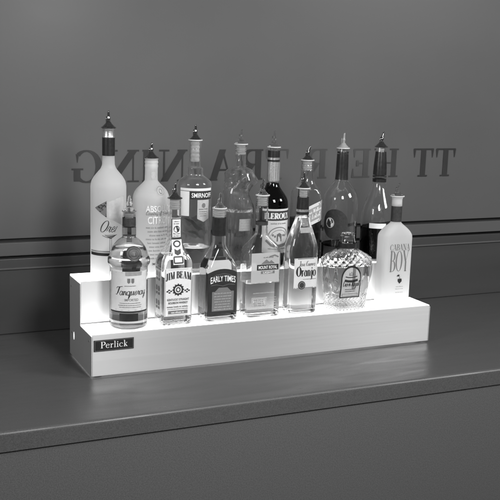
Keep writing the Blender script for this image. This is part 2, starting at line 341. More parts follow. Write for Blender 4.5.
def _arc(cx, cy, rx, ry, a0, a1, n=12): return [(cx+rx*math.cos(math.radians(a0+(a1-a0)*k/n)), cy+ry*math.sin(math.radians(a0+(a1-a0)*k/n))) for k in range(n+1)]
def script(c):
    """joined handwriting, x-height .5, one pen width; a thicker downstroke where it matters"""
    p, b = .075, .12
    D = {
     'a': ([(p, _arc(.22, .24, .2, .25, 40, 360)), (b, [(.43, .48), (.42, .12)]), (p, [(.42, .12), (.5, .0), (.62, .14)])], .5),
     'n': ([(b, [(.08, .5), (.08, 0)]), (p, [(.08, .2), (.2, .44), (.33, .48), (.4, .36)]), (b, [(.4, .38), (.4, .1)]), (p, [(.4, .1), (.48, 0), (.6, .14)])], .48),
     'q': ([(p, _arc(.22, .24, .2, .25, 40, 360)), (b, [(.43, .48), (.43, -.42)]), (p, [(.43, -.42), (.56, -.1), (.62, .1)])], .5),
     'u': ([(b, [(.08, .5), (.08, .14)]), (p, [(.08, .16), (.14, .02), (.26, .02), (.4, .2)]), (b, [(.42, .5), (.42, .1)]), (p, [(.42, .1), (.5, 0), (.6, .12)])], .5),
     'e': ([(p, [(.02, .2), (.3, .26), (.36, .4), (.26, .5), (.12, .42), (.06, .2), (.14, .03), (.28, 0), (.46, .16)])], .38),
     'r': ([(p, [(.0, .1), (.12, .54), (.18, .42), (.3, .46)]), (b, [(.3, .46), (.28, .1)]), (p, [(.28, .1), (.36, 0), (.46, .12)])], .36),
     'y': ([(p, [(.06, .48), (.06, .16), (.16, .04), (.3, .06), (.42, .26)]), (b, [(.44, .5), (.42, -.3)]), (p, [(.42, -.3), (.28, -.46), (.14, -.32), (.3, -.1), (.6, .1)])], .5),
     'o': ([(p, _arc(.22, .24, .2, .25, 60, 420)), (p, [(.3, .46), (.5, .42)])], .44),
     's': ([(p, [(.02, .1), (.22, .54), (.34, .2), (.22, .02), (.08, .06)]), (p, [(.3, .06), (.44, .14)])], .38),
     'v': ([(p, [(.04, .5), (.16, .02), (.34, .4), (.3, .5), (.46, .44)])], .4),
     'w': ([(p, [(.04, .5), (.12, .02), (.28, .4), (.36, .02), (.54, .42), (.52, .5), (.62, .46)])], .56),
     'l': ([(p, [(.0, .1), (.24, .8), (.2, 1.0), (.1, .9)]), (b, [(.1, .9), (.12, .1)]), (p, [(.12, .1), (.2, 0), (.3, .12)])], .26),
     'd': ([(p, _arc(.22, .24, .2, .25, 40, 360)), (b, [(.44, 1.), (.42, .12)]), (p, [(.42, .12), (.5, 0), (.6, .12)])], .5),
     't': ([(b, [(.14, .8), (.12, .1)]), (p, [(.0, .54), (.3, .56)]), (p, [(.12, .1), (.2, 0), (.32, .12)])], .3),
     'f': ([(p, [(.0, .1), (.26, .8), (.2, 1.0), (.12, .86)]), (b, [(.12, .86), (.1, -.4)]), (p, [(.1, -.4), (.2, -.1), (.32, .1)])], .3),
     'i': ([(b, [(.08, .5), (.08, .1)]), (p, [(.08, .1), (.16, 0), (.28, .12)]), (p, [(.08, .68), (.12, .74)])], .24),
     'k': ([(b, [(.08, 1.), (.08, 0)]), (p, [(.08, .2), (.34, .48)]), (p, [(.16, .26), (.36, 0), (.48, .12)])], .42),
     'b': ([(b, [(.08, 1.), (.08, 0)]), (p, _arc(.26, .24, .2, .25, 170, -170))], .46),
     'h': ([(b, [(.08, 1.), (.08, 0)]), (p, [(.08, .2), (.2, .44), (.33, .48), (.4, .36)]), (b, [(.4, .38), (.4, .1)]), (p, [(.4, .1), (.5, .02)])], .48),
     'T': ([(p, [(-.02, .78), (.06, .96), (.4, .98), (.92, 1.06)]), (.15, [(.46, .96), (.32, .2)]), (p, [(.32, .2), (.2, .02), (.02, .08)])], .6),
     'C': ([([.05, .07, .13, .15, .11, .06, .06], [(.62, .84), (.5, 1.0), (.22, .86), (.08, .4), (.2, .04), (.44, .02), (.64, .22)])], .6),
     'J': ([(p, [(.06, .9), (.3, 1.0), (.52, .98)]), (.14, [(.4, .98), (.3, .0)]), (p, [(.3, .0), (.14, -.2), (0, -.06), (.14, .08)])], .46),
     'R': ([(.14, [(.2, 1.), (.12, 0)]), (p, [(.0, .8), (.2, 1.), (.48, 1.), (.58, .78), (.4, .54), (.2, .5)]), (b, [(.34, .52), (.56, .06)]), (p, [(.56, .06), (.66, 0), (.76, .12)])], .7),
     'S': ([([.05, .08, .13, .13, .08, .06], [(.5, .86), (.34, 1.), (.16, .78), (.42, .3), (.26, .02), (.02, .12)])], .56),
     'L': ([(.12, [(.3, 1.), (.14, .1)]), (p, [(.0, .06), (.14, .1), (.36, 0), (.56, .12)])], .5),
     'W': ([(p, [(.0, .9), (.12, 1.)]), (b, [(.12, 1.), (.2, 0)]), (p, [(.2, 0), (.42, .9)]), (b, [(.42, .9), (.5, 0)]), (p, [(.5, 0), (.78, 1.)])], .76),
     'O': ([([.05+.09*abs(math.sin(PI*q/10)) for q in range(21)], _arc(.36, .5, .34, .5, 90, 450, 20)), ], .74),
    }
    return D.get(c, ([(p, [(.05, .0), (.1, .5)])], .25))

# ------------------------------------------------------------------ bottles
def pchip(xs, ys):
    n = len(xs); h = [xs[i+1]-xs[i] for i in range(n-1)]; d = [(ys[i+1]-ys[i])/h[i] for i in range(n-1)]
    m = [0]*n
    for i in range(1, n-1):
        if d[i-1]*d[i] > 0:
            w1 = 2*h[i]+h[i-1]; w2 = h[i]+2*h[i-1]; m[i] = (w1+w2)/(w1/d[i-1]+w2/d[i])
    m[0], m[-1] = d[0], d[-1]
    def f(x):
        if x <= xs[0]: return ys[0]
        if x >= xs[-1]: return ys[-1]
        lo, hi = 0, n-1
        while hi-lo > 1:
            k = (lo+hi)//2
            if xs[k] <= x: lo = k
            else: hi = k
        t = (x-xs[lo])/h[lo]
        return ((1+2*t)*(1-t)**2*ys[lo]+t*(1-t)**2*h[lo]*m[lo]+t*t*(3-2*t)*ys[hi]+t*t*(t-1)*h[lo]*m[hi])
    return f

def wrap(u, w, d, rc):
    """point and outward normal at arc length u from the middle of the front of a rounded rectangle"""
    s = 1 if u >= 0 else -1; u = abs(u)
    hw = w/2-rc; a = PI/2*rc; hd = d-2*rc
    H = 2*hw+2*a+hd
    if u > H: u = 2*H-u; s = -s
    if u <= hw: x, y, nx, ny = u, -d/2, 0, -1
    elif u <= hw+a:
        q = (u-hw)/rc; x, y, nx, ny = hw+rc*math.sin(q), -(d/2-rc)-rc*math.cos(q), math.sin(q), -math.cos(q)
    elif u <= hw+a+hd: x, y, nx, ny = w/2, -(d/2-rc)+(u-hw-a), 1, 0
    elif u <= hw+2*a+hd:
        q = (u-hw-a-hd)/rc; x, y, nx, ny = hw+rc*math.cos(q), (d/2-rc)+rc*math.sin(q), math.cos(q), math.sin(q)
    else: x, y, nx, ny = max(hw-(u-hw-2*a-hd), 0), d/2, 0, 1
    return s*x, y, s*nx, ny

class Bottle:
    """prof: (height, width) from the lip down; the last entry is where the foot's rounding starts"""
    def __init__(s, name, label, X, row, prof, dep=None, rc=.01, glass='glass', wall=.0028, foot=.009, footr=.005, mod=None, solid=False, N=112, L=88, shift=None, footw=None):
        Y, Z = ((.0495, H1) if row == 0 else (.148, H2))
        s.root = thing(name, label, 'bottle', (X, Y, Z+.0005), 'bottles on the lower step' if row == 0 else 'bottles on the upper step')
        s.prof = prof; s.top = prof[0][0]; s.dep = dep; s.rcb = rc; s.foot = foot; s.wall = wall; s.mod = mod; s.shift = shift; s.turn = 0.
        zs = sorted(prof); wb = zs[0][1]; zf = zs[0][0]
        pts = [(0., wb-footr*2 if not footw else footw)]
        for k in (1, 2, 3):
            q = PI/2*k/3; pts.append((footr*(1-math.cos(q)), (wb-2*footr*(1-math.sin(q))) if not footw else footw+(wb-footw)*k/3))
        zs = pts+[q for q in zs if q[0] > footr+.002]
        s.fw = pchip([q[0] for q in zs], [q[1] for q in zs]); s.wmin = prof[0][1]; s.wmax = max(q[1] for q in prof)
        zl = sorted(set([q[0] for q in zs]+[s.top*k/L for k in range(L+1)]))
        rings = [s.ring(z, 0, N) for z in zl]
        if not solid:
            rings += [s.ring(z, wall, N) for z in reversed(zl) if z > foot]
            rings += [s.ring(foot, wall, N), s.ring(foot-.0012, wall+.006, N)]
        v = [p for r in rings for p in r]; f = []
        for i in range(len(rings)-1):
            for k in range(N):
                k2 = (k+1) % N; f.append((i*N+k, i*N+k2, (i+1)*N+k2, (i+1)*N+k))
        f.append(tuple(range(N-1, -1, -1))); e = (len(rings)-1)*N; f.append(tuple(range(e, e+N)))
        s.body = link('glass_body', v, f, M[glass], s.root)
        m = s.body.modifiers.new('edges', 'EDGE_SPLIT'); m.split_angle = math.radians(48)
    def dims(s, z, t=0):
        w = s.fw(z)
        if s.dep is None: d, rc = w, .49*w
        else:
            k = min(1, max(0, (w-s.wmin)/(s.wmax-s.wmin))); d = s.wmin+(s.dep-s.wmin)*k if w > s.wmin else w
            rc = .49*s.wmin*(1-k)+s.rcb*k
            d = min(d, w) if w < d else d
        w, d = max(w-2*t, .002), max(d-2*t, .002); rc = max(min(rc-t*.6, .49*min(w, d)), .0008)
        return w, d, rc
    def half(s, w, d, rc): return (w/2-rc)*2+PI*rc+(d-2*rc)
    def ring(s, z, t, N):
        w, d, rc = s.dims(z, t); H = s.half(w, d, rc); out = []
        for k in range(N):
            fr = 2*k/N-1; x, y, nx, ny = wrap(fr*H, w, d, rc)
            if s.mod:
                o = s.mod(fr*H, z, x, y)*(1 if t == 0 else .0); x += nx*o; y += ny*o
            if s.shift: x += s.shift(z)
            out.append((x, y, z))
        return out
    def at(s, u, z, off):
        u += s.turn
        w, d, rc = s.dims(min(max(z, 0), s.top)); x, y, nx, ny = wrap(u, w, d, rc)
        if s.shift: x += s.shift(z)
        return (x+nx*off, y+ny*off, z)
    def flat(s, u, z, off):
        """printed on a sloping shoulder etc: same as at()"""
        return s.at(u, z, off)
    def liquid(s, level, mat, N=72, L=40):
        z0 = s.foot-.0004; zl = [z0+(level-z0)*k/L for k in range(L+1)]
        rings = [s.ring(z, s.wall-.0004, N) for z in zl]
        v = [p for r in rings for p in r]; f = []
        for i in range(len(rings)-1):
            for k in range(N):
                k2 = (k+1) % N; f.append((i*N+k, i*N+k2, (i+1)*N+k2, (i+1)*N+k))
        f.append(tuple(range(N-1, -1, -1))); e = (len(rings)-1)*N; f.append(tuple(range(e, e+N)))
        o = link('liquid', v, f, M[mat], s.root)
        m = o.modifiers.new('edges', 'EDGE_SPLIT'); m.split_angle = math.radians(48)
        return o
    def sheet(s, name, outline, mat, off=.0003, parent=None, th=.00025):
        """a label cut to an outline: outline(u)->(z0,z1) over u0..u1, a thin sheet with real thickness"""
        u0, u1, lo, hi = outline; nu, nz = 40, 12; v = []; f = []
        for t in (off, off-th):
            for i in range(nu+1):
                u = u0+(u1-u0)*i/nu; a, b = lo(u), hi(u)
                for j in range(nz+1): v.append(s.at(u, a+(b-a)*j/nz, t))
        K = (nu+1)*(nz+1); q = nz+1
        for i in range(nu):
            for j in range(nz):
                a = i*q+j; f.append((a, a+q, a+q+1, a+1)); f.append((K+a, K+a+1, K+a+q+1, K+a+q))
        for i in range(nu):
            for j in (0, nz):
                a = i*q+j; f.append((a, K+a, K+a+q, a+q))
        for j in range(nz):
            for i in (0, nu):
                a = i*q+j; f.append((a, a+1, K+a+1, K+a))
        return link(name, v, f, M[mat], parent or s.root, smooth=False)
    def rect(s, name, u0, u1, z0, z1, mat, off=.0003, parent=None): return s.sheet(name, (u0, u1, lambda u: z0, lambda u: z1), mat, off, parent)
    def sleeve(s, name, z0, z1, mat, off=.0005, N=48, parent=None):
        v, f = [], []; lv = [z0+(z1-z0)*k/10 for k in range(11)]
        for z in lv:
            w, d, rc = s.dims(z); H = s.half(w, d, rc)
            for k in range(N):
                x, y, nx, ny = wrap((2*k/N-1)*H, w, d, rc)
                if s.shift: x += s.shift(z)
                v.append((x+nx*off, y+ny*off, z))
        for i in range(10):
            for k in range(N): f.append((i*N+k, i*N+(k+1) % N, (i+1)*N+(k+1) % N, (i+1)*N+k))
        return link(name, v, f, M[mat], parent or s.root)
    def ink(s, ink, mat, parent=None, name='lettering', off=.0006): return ink.build(name, s.at, M[mat], parent or s.root, off)
    def pourer(s, tip, kind='chrome', lean=0., collar='plastic', cork='plastic', flange=.0175, clen=.024, spout_r=.0034):
        """speed pourer: ribbed stopper in the neck, collar disc, cone and bent spout"""
        r = s.wmin/2-s.wall-.0006; t = s.top; H = tip-t
        pf = []; n = 5
        for k in range(n+1):
            z = t-clen+clen*k/n; pf += [(r*.9, z), (r, z+clen/n*.25), (r, z+clen/n*.6), (r*.9, z+clen/n*.75)] if k < n else [(r*.95, t)]
        x0 = s.shift(t) if s.shift else 0
        po = lathe('pourer', pf, M[cork], s.root, 28, loc=(x0, 0, 0))
        lathe('collar', [(flange*.93, t+.0003), (flange, t+.001), (flange, t+.0026), (flange*.94, t+.0034)], M[collar], po, 40)
        ch = min(.3*H, .014)
        lathe('cone', [(flange*.86, t+.0036), (flange*.72, t+.0036+ch*.22), (flange*.45, t+.0036+ch*.62), (flange*.3, t+.0036+ch)], M[kind], po, 32)
        z0 = t+.0030+ch; hh = H-ch-.003
        pts, rd = [], []
        for k in range(11):
            q = k/10; pts.append((lean*hh*q**1.6, -.08*hh*q, z0+hh*q)); rd.append(spout_r*(1.15-.45*q) if k not in (3, 4) else spout_r*1.25)
        pts.append((pts[-1][0]+.0018*(1 if lean >= 0 else -1), pts[-1][1]-.0004, z0+hh*1.02)); rd.append(spout_r*.75)
        po.rotation_euler.z = random.uniform(-.45, .45)
        tube('spout', pts, rd, M[kind], po)
        tube('air_tube', [(-.0052, .001, z0-.003), (-.0056+lean*hh*.2, .001, z0+hh*.3), (-.0048+lean*hh*.45, .001, z0+hh*.55)], [.0012, .0011, .001], M[kind], po, 10)
        return po

H1, D1, H2, D2, LEN = .1008, .0984, .2011, .1963, .9144

# ------------------------------------------------------------------ camera
cd = bpy.data.cameras.new('camera'); cam = bpy.data.objects.new('camera', cd); COL.objects.link(cam); SC.camera = cam
yaw, pit, rol = math.radians(25.01303), math.radians(10.61722), math.radians(1.80637)
F = Vector((math.sin(yaw)*math.cos(pit), math.cos(yaw)*math.cos(pit), -math.sin(pit)))
R = Vector((math.cos(yaw), -math.sin(yaw), 0)); U = R.cross(F)
R, U = R*math.cos(rol)+U*math.sin(rol), U*math.cos(rol)-R*math.sin(rol)
mw = Matrix((R, U, -F)).transposed().to_4x4(); mw.translation = (-.53226, -1.96334, .68183)
cam.matrix_world = mw
cd.angle = math.radians(30.06387); cd.clip_start = .05; cd.clip_end = 60

# ------------------------------------------------------------------ setting
def struct(o): o['kind'] = 'structure'; return o
CT = .04
pts = [(.50, 0), (-.246, 0)]+[(-.246-.007*math.sin(a), -.007+.007*math.cos(a)) for a in (.4, .8, 1.2, PI/2)]+[(-.253, -CT), (.50, -CT)]
struct(extrude_poly('countertop', pts, -2.2, 3.4, M['counter']))
struct(box('counter_front', -2.2, 3.4, -.2490, -.20, -1.0, -CT-.003, M['counter_edge']))
YW = .4162
wall = thing('back_wall', 'dark glossy back wall with mirrored dark serif capitals above a grooved rail', 'wall', (.6, YW, 0))
def wp(name, z0, z1, y, mat, bev=.0):
    return box(name, -3.2, 3.4, y, y+.05, z0, z1, mat, wall, bev)
panel = wp('upper_panel', .2525, 1.9, 0, M['wall'], .0015)
wp('rail', .2085, .2425, -.004, M['wall'], .0015)
wp('groove_backing', .17, .27, .012, M['gap'])
wp('lower_panel', .001, .1995, .002, M['wall_low'], .0015)
wp('trim_strip', .172, .1765, -.003, M['wall'], .001)

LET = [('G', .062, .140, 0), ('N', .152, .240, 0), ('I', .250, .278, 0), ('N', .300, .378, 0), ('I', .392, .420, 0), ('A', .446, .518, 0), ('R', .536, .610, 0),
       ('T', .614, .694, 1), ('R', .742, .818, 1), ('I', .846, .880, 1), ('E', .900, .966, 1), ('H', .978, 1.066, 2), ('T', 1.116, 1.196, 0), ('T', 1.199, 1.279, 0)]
M['wall_letter_half_sheen'] = paint('half_sheen_letter_paint', .042, .42, 0, .2, (9,)*3)  # in-between grey with part of that reflected light painted in
for variation, mm in ((0, 'wall_letter'), (1, 'wall_letter_sheen'), (2, 'wall_letter_half_sheen')):
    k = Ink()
    for ch, a, b, tone in LET:
        if tone != variation: continue
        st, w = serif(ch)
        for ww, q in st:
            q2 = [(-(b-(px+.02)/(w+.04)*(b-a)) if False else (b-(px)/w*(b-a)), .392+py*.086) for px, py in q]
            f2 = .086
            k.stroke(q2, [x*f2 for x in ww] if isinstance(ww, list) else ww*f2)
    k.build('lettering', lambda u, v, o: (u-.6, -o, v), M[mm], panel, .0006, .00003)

# ------------------------------------------------------------------ lit display
disp = thing('lit_bottle_display', 'two-step steel bottle display with glowing white tops and a black name plate', 'display stand', (0, 0, 0))
T = .0022
def prism_x(name, x0, x1, mat):
    return extrude_poly(name, [(0, .004), (0, H1-.004), (D1, H1-.004), (D1, H2-.004), (D2, H2-.004), (D2, .004)], x0, x1, mat, disp, .0008)
prism_x('side_panel', 0, T, M['steel'])
box('side_panel', LEN-T, LEN, 0, D2, .004, H1-.004, M['steel'], disp, .0008)
UP = LEN-.011
box('side_panel', UP-T, UP, D1, D2, H1-.0005, H2-.004, M['steel'], disp, .0008)
box('front_panel', T+.0002, LEN-T-.0002, .0, .003, .004, H1+.0004, M['steel'], disp, .0008)
box('riser', T+.0002, UP-T-.0002, D1, D1+.003, H1+.0003, H2+.0004, M['white_enamel'], disp, .0006)
box('back_panel', T+.0002, UP-T-.0002, D2-.003, D2-.0003, .0045, H2-.0045, M['steel'], disp)
box('lit_top', .0006, LEN-.0006, .0033, D1-.0016, H1-.0038, H1, M['lit'], disp, .0010)
box('gap_strip', T+.0002, UP-.0004, D1-.0013, D1-.0002, H1-.003, H1+.0022, M['ink_grey'], disp)  # dark strip standing in for the shade of the gap below the riser
box('lit_top', .0006, UP-.0002, D1+.0034, D2-.0006, H2-.0038, H2, M['lit'], disp, .0010)
for x in (.02, LEN-.02):
    for y in (.02, D2-.02):
        lathe('foot', [(.008, .0003), (.009, .001), (.009, .0039)], M['rubber'], disp, 20, loc=(x, y, 0))
plate = box('name_plate', .0055, .0985, -.0022, -.0002, H1-.0385, H1-.0125, M['black_plate'], disp, .0006)
k = Ink(); k.glyphs(serif, 'Perlick', .052, H1-.0315, .0150, .85, width=.062, gap=.1)
k.build('lettering', lambda u, v, o: (u, -.0022-o, v), M['ink_white'], plate, .0002, .00002)
k = Ink(); k.frame(.0075, H1-.0368, .0965, H1-.0142, .0007)
k.build('border', lambda u, v, o: (u, -.0022-o, v), M['ink_grey'], plate, .0002, .00002)
def side_disc(name, y, z, ry, rz, mat, th=.0012):
    n = 20; v = [(-th*t, y+ry*math.cos(2*PI*i/n), z+rz*math.sin(2*PI*i/n)) for t in (0, 1) for i in range(n)]
    f = [tuple(range(n)), tuple(range(2*n-1, n-1, -1))]+[(i, n+i, n+(i+1) % n, (i+1) % n) for i in range(n)]
    return link(name, v, f, mat, disp, smooth=False)
side_disc('screw', .018, H1-.018, .0024, .0024, M['chrome'])
side_disc('screw', D2-.022, .062, .0024, .0024, M['chrome'])
side_disc('screw', D2-.018, H2-.026, .0024, .0024, M['chrome'])
side_disc('slot', D2-.040, .058, .0036, .0095, M['hole_light'], .0003)

# ------------------------------------------------------------------ bottles
def lines(k, rows, x0, x1, h, w, seed=1):
    for i, z in enumerate(rows):
        r = random.Random(seed*31+i); d = (x1-x0)*r.uniform(0, .12); k.scribble(x0+d, x1-d, z, h, w, seed*17+i)

# --- lower step -------------------------------------------------------------
b = Bottle('gin_bottle', 'shaker-shaped bottle with a pale oval-footed label and round dark wax seal, leftmost on the lower step', .1013, 0,
  [(.2678, .0272), (.2563, .0295), (.2379, .0300), (.2110, .0310), (.2079, .0380), (.2032, .0502), (.194, .0663), (.1846, .0778), (.1753, .0842), (.1683, .087), (.166, .0916), (.159, .0963), (.152, .0963), (.1473, .0918), (.1426, .0865), (.0433, .0873), (.0098, .0875)], footr=.008, foot=.022, glass='glass_green')
b.root['label'] = 'shaker-shaped clear bottle with a pale script label and round dark wax seal'
b.liquid(.190, 'liquor'); b.turn = -.0125
b.pourer(.3022, 'plastic_clear', .03, 'plastic_clear', 'plastic', .0165, .02, .006)
b.sleeve('neck_band', .236, .2555, 'dark_band')
b.sleeve('seal_strip', .214, .2335, 'plastic_clear', .0008)
lab = b.sheet('label', (-.0500, .0500, lambda u: .046+.0002*0, lambda u: .1375), 'paper')
k = Ink(); k.glyphs(script, 'Tanqueray', .004, .0835, .019, 1.0, slant=.22, width=.072); b.ink(k, 'ink', lab)
k = Ink(); k.sans('IMPORTED', .006, .0695, .0082, .012, width=.032); k.frame(-.047, .0485, .047, .135, .0005)
for dx in (-.0045, .0045): k.poly([(.004+dx-.0032, .122), (.004+dx-.0032, .113), (.004+dx, .110), (.004+dx+.0032, .113), (.004+dx+.0032, .122)])
lines(k, [.064, .059, .0545], -.028, .036, .0018, .0005, 3); lines(k, [.104], -.014, .02, .002, .0005, 4); b.ink(k, 'ink_grey', lab)
b.rect('label_edge', -.0505, .0505, .0425, .0458, 'black_paper')
bk = b.rect('back_label', -.022, .022, .022, .040, 'black_paper')
b.turn = -.0045
seal = b.sheet('wax_seal', (-.0145, .0215, lambda u: .1785-.016*math.sqrt(max(0, 1-((u-.0035)/.018)**2)), lambda u: .1785+.016*math.sqrt(max(0, 1-((u-.0035)/.018)**2))), 'dark_band', .0016, th=.0014)
k = Ink(); k.ring(.0035, .1785, .0145, .0128, .0008); k.ring(.0035, .1785, .0095, .0085, .0006); k.glyphs(serif, 'T', .0035, .1745, .008, 1); b.ink(k, 'ink_grey', seal, 'relief', .0019)
b.rect('ribbon', -.002, .007, .1405, .150, 'black_paper', .0008)
b.rect('seal_label', -.016, .022, .1285, .1372, 'paper_grey', .0010)

b = Bottle('bourbon_bottle', 'square clear bottle with a white label, arched black capitals and a long striped neck strip', .2110, 0,
  [(.2946, .0301), (.2619, .0302), (.2337, .0311), (.2101, .0328), (.1935, .037), (.1792, .0453), (.1673, .057), (.1554, .0688), (.1411, .0747), (.0226, .0757)], dep=.064, rc=.010, foot=.014,
  mod=lambda u, z, x, y: (.0009*math.sin(u*520)*math.sin(z*900) if z < .021 else 0))
b.liquid(.165, 'liquor_pale')
b.pourer(.3296, 'dark_chrome', .04, 'dark_chrome', 'plastic')
st = b.rect('neck_strip', -.0125, .0135, .145, .252, 'paper_white', .0004)
k = Ink(); k.frame(-.0115, .206, .0125, .250, .0022); lines(k, [.2425, .2375], -.007, .008, .0032, .0006, 8); k.disc(0, .226, .007, .008); lines(k, [.214, .209], -.008, .009, .003, .0006, 9)
k.ring(0, .192, .0075, .0065, .0030); k.poly([(-.007, .170), (0, .166), (.008, .170), (.008, .181), (0, .177), (-.007, .181)]); k.rect(-.0125, .202, .0135, .205); k.frame(-.010, .149, .011, .163, .003); b.ink(k, 'ink', st)
lab = b.rect('label', -.0335, .0345, .0235, .1370, 'paper_white')
arch = lambda u, v: (u, v-3.2*u*u*1.0+.004)
k = Ink(); k.glyphs(serif, 'JIM BEAM', .0005, .1085, .0170, .86, width=.062, gap=.14, warp=lambda u, v: (u, v+.0045-6.*u*u))
k.ring(0, .086, .0105, .0105, .004); k.ring(0, .086, .0045, .005, .0025)
for a in range(12): k.stroke([(.0115*math.cos(a*PI/6), .086+.0115*math.sin(a*PI/6)), (.0145*math.cos(a*PI/6), .086+.0145*math.sin(a*PI/6))], .0032)
[k.disc(s_*x_, y_, .0026, .0018, 10) for s_ in (-1, 1) for x_, y_ in ((.0175, .0835), (.0215, .0800), (.0225, .0860), (.0265, .0830))]
k.sans('KENTUCKY STRAIGHT', 0, .0605, .0072, .016, width=.054); k.sans('BOURBON WHISKEY', 0, .0525, .0072, .016, width=.048)
k.scribble(-.027, .027, .044, .0042, .0007, 5); b.ink(k, 'ink', lab)
k = Ink(); k.frame(-.0315, .0255, .0325, .134, .0006); lines(k, [.0395], -.028, .028, .0022, .0006, 6); k.rect(-.024, .0285, .024, .0365); b.ink(k, 'ink_grey', lab)
k = Ink(); lines(k, [.0305], -.021, .021, .004, .0008, 7); b.ink(k, 'ink_white', lab, 'banner_text', .0009)
sl = b.rect('side_label', -.082, -.0465, .0235, .1370, 'paper_white')
k = Ink()
for z in (.105, .071, .037):
    k.rect(-.078, z, -.068, z+.006); k.rect(-.063, z, -.053, z+.006); k.poly([(-.078, z+.009), (-.069, z+.009), (-.068, z+.015), (-.071, z+.021), (-.078, z+.021)]); k.poly([(-.063, z+.009), (-.054, z+.009), (-.053, z+.015), (-.056, z+.021), (-.063, z+.021)])
k.rect(-.082, .131, -.0465, .135); b.ink(k, 'ink_grey', sl)

b = Bottle('whiskey_bottle', 'rectangular bottle with a black arch-topped label with white capitals and black neck sleeve', .3244, 0,
  [(.2677, .0332), (.2485, .0332), (.2052, .0334), (.1858, .0343), (.1761, .0387), (.1639, .0492), (.1517, .0597), (.1395, .0703), (.1297, .0791), (.021, .0827)], dep=.060, rc=.009, foot=.014)
b.liquid(.148, 'liquor_mid')
b.pourer(.3037, 'plastic_clear', 0, 'plastic', 'plastic')
b.sleeve('neck_sleeve', .2045, .2485, 'black')
lab = b.sheet('label', (-.0375, .0385, lambda u: .0195, lambda u: .118+.010*(1-(u/.038)**2)), 'black_paper')
k = Ink(); k.sans('EARLY TIMES', .0005, .0925, .0185, .012, width=.064, warp=lambda u, v: (u, v*(1+6*abs(u))+.006-5.2*u*u)); b.ink(k, 'ink_white', lab)
k = Ink(); k.rect(-.027, .026, .029, .0735); k.poly([(-.02, .0735), (.022, .0735), (.012, .083), (-.010, .083)]); k.stroke([(-.034, .103+.0), (-.018, .1135), (.0005, .1165), (.019, .1135), (.035, .103)], .0008, 4); k.stroke([(-.030, .089), (-.016, .0905), (0, .087), (.016, .0905), (.031, .089)], .0008, 4); b.ink(k, 'ink_grey', lab)
k = Ink(); lines(k, [.068, .061, .0545, .048, .0415, .035, .029], -.022, .024, .003, .0007, 12); b.ink(k, 'ink_pale', lab, 'small_print', .0009)
sl = b.rect('side_label', -.084, -.052, .030, .104, 'paper_grey', .0003)

b = Bottle('rectangular_whisky_bottle', 'rectangular clear bottle half full with a small dark banner label, between black-labelled and conical bottles', .4362, 0,
  [(.2959, .0302), (.293, .0302), (.291, .028), (.2716, .0285), (.268, .0300), (.225, .0291), (.2053, .0304), (.1979, .0393), (.188, .0552), (.1781, .0731), (.1682, .0851), (.1582, .0901), (.0832, .0908)], dep=.050, rc=.008, foot=.012)
b.root['label'] = 'rectangular clear bottle half full of pale spirit with a mountain emblem on a dark banner'
b.liquid(.085, 'liquor_pale')
b.pourer(.3349, 'plastic_clear', .05, 'plastic', 'plastic')
b.sleeve('neck_band', .2255, .2345, 'dark_band')
lab = b.rect('banner_label', -.021, .037, .1175, .1315, 'black_paper')
k = Ink(); k.sans('MOUNT ROYAL', .008, .1205, .0115, .014, width=.050); b.ink(k, 'ink_white', lab)
e = Ink(); e.poly([(-.010, .1330), (.004, .1440), (.012, .1375), (.017, .1420), (.027, .1330)]); e.rect(-.010, .1085, .027, .1155); e.scribble(-.004, .024, .1475, .003, .0006, 4); e.stroke([(.012, .150), (.026, .1535), (.036, .1490)], .0035, 3); b.ink(e, 'ink_grey', None, 'emblem', .0005)
k = Ink(); k.sans('LIGHT', .0085, .1095, .0068, .015, width=.026); b.ink(k, 'ink_white', None, 'lettering', .0009)
b.rect('pale_sheet', -.036, .039, .0875, .160, 'haze_film', .00015)
lab2 = b.rect('lower_label', -.033, .008, .026, .050, 'paper_mid')
k = Ink(); lines(k, [.043, .0385, .034, .0298], -.029, .004, .0030, .0006, 14); k.frame(-.031, .028, .006, .048, .0007); b.ink(k, 'ink_grey', lab2)
k = Ink(); lines(k, [.060], -.030, .030, .0036, .0007, 15); lines(k, [.048, .042, .036, .030, .024], .014, .036, .0026, .0006, 16); b.ink(k, 'ink_pale', None, 'small_print')

b = Bottle('tequila_bottle', 'clear bottle with conical shoulder, black neck sleeve and pale label with a round seal', .5471, 0,
  [(.3105, .0271), (.2906, .0271), (.2608, .0295), (.2483, .0301), (.2333, .0368), (.2182, .0465), (.2031, .0562), (.188, .066), (.1728, .0738), (.1576, .0778), (.1475, .0779), (.0657, .0786)], dep=.056, rc=.016, foot=.014)
b.liquid(.240, 'liquor')
b.pourer(.3501, 'dark_chrome', -.05, 'plastic', 'plastic')
b.sleeve('neck_sleeve', .2615, .2905, 'black'); b.sleeve('neck_ring', .2545, .2605, 'foil', .0006); b.sleeve('neck_ring', .2475, .2535, 'black', .0006)
b.sheet('shoulder_label', (-.015, .022, lambda u: .204, lambda u: .217), 'paper_grey', .0005)
lab = b.sheet('label', (-.031, .040, lambda u: .066-.02*(u+.03)*0, lambda u: .142), 'paper')
k = Ink(); k.glyphs(script, 'Jose Cuervo', .004, .122, .0125, 1.3, slant=.1, width=.044); b.ink(k, 'ink_grey', lab)
k = Ink(); k.glyphs(serif, 'Oranjo', .002, .096, .025, 1.0, width=.054, gap=.07); b.ink(k, 'ink', lab)
k = Ink(); lines(k, [.088], -.006, .032, .002, .0005, 21); k.rect(-.029, .1395, .038, .1415); k.rect(-.029, .0665, .038, .0680); b.ink(k, 'ink_grey', lab)
seal = b.sheet('seal', (-.0195, .0005, lambda u: .074-.0105*math.sqrt(max(0, 1-((u+.0095)/.01)**2)), lambda u: .074+.0105*math.sqrt(max(0, 1-((u+.0095)/.01)**2))), 'dark_band', .0013, th=.0008)
k = Ink(); k.ring(-.0095, .074, .0072, .0075, .0008); b.ink(k, 'ink_pale', seal, 'relief', .0016)

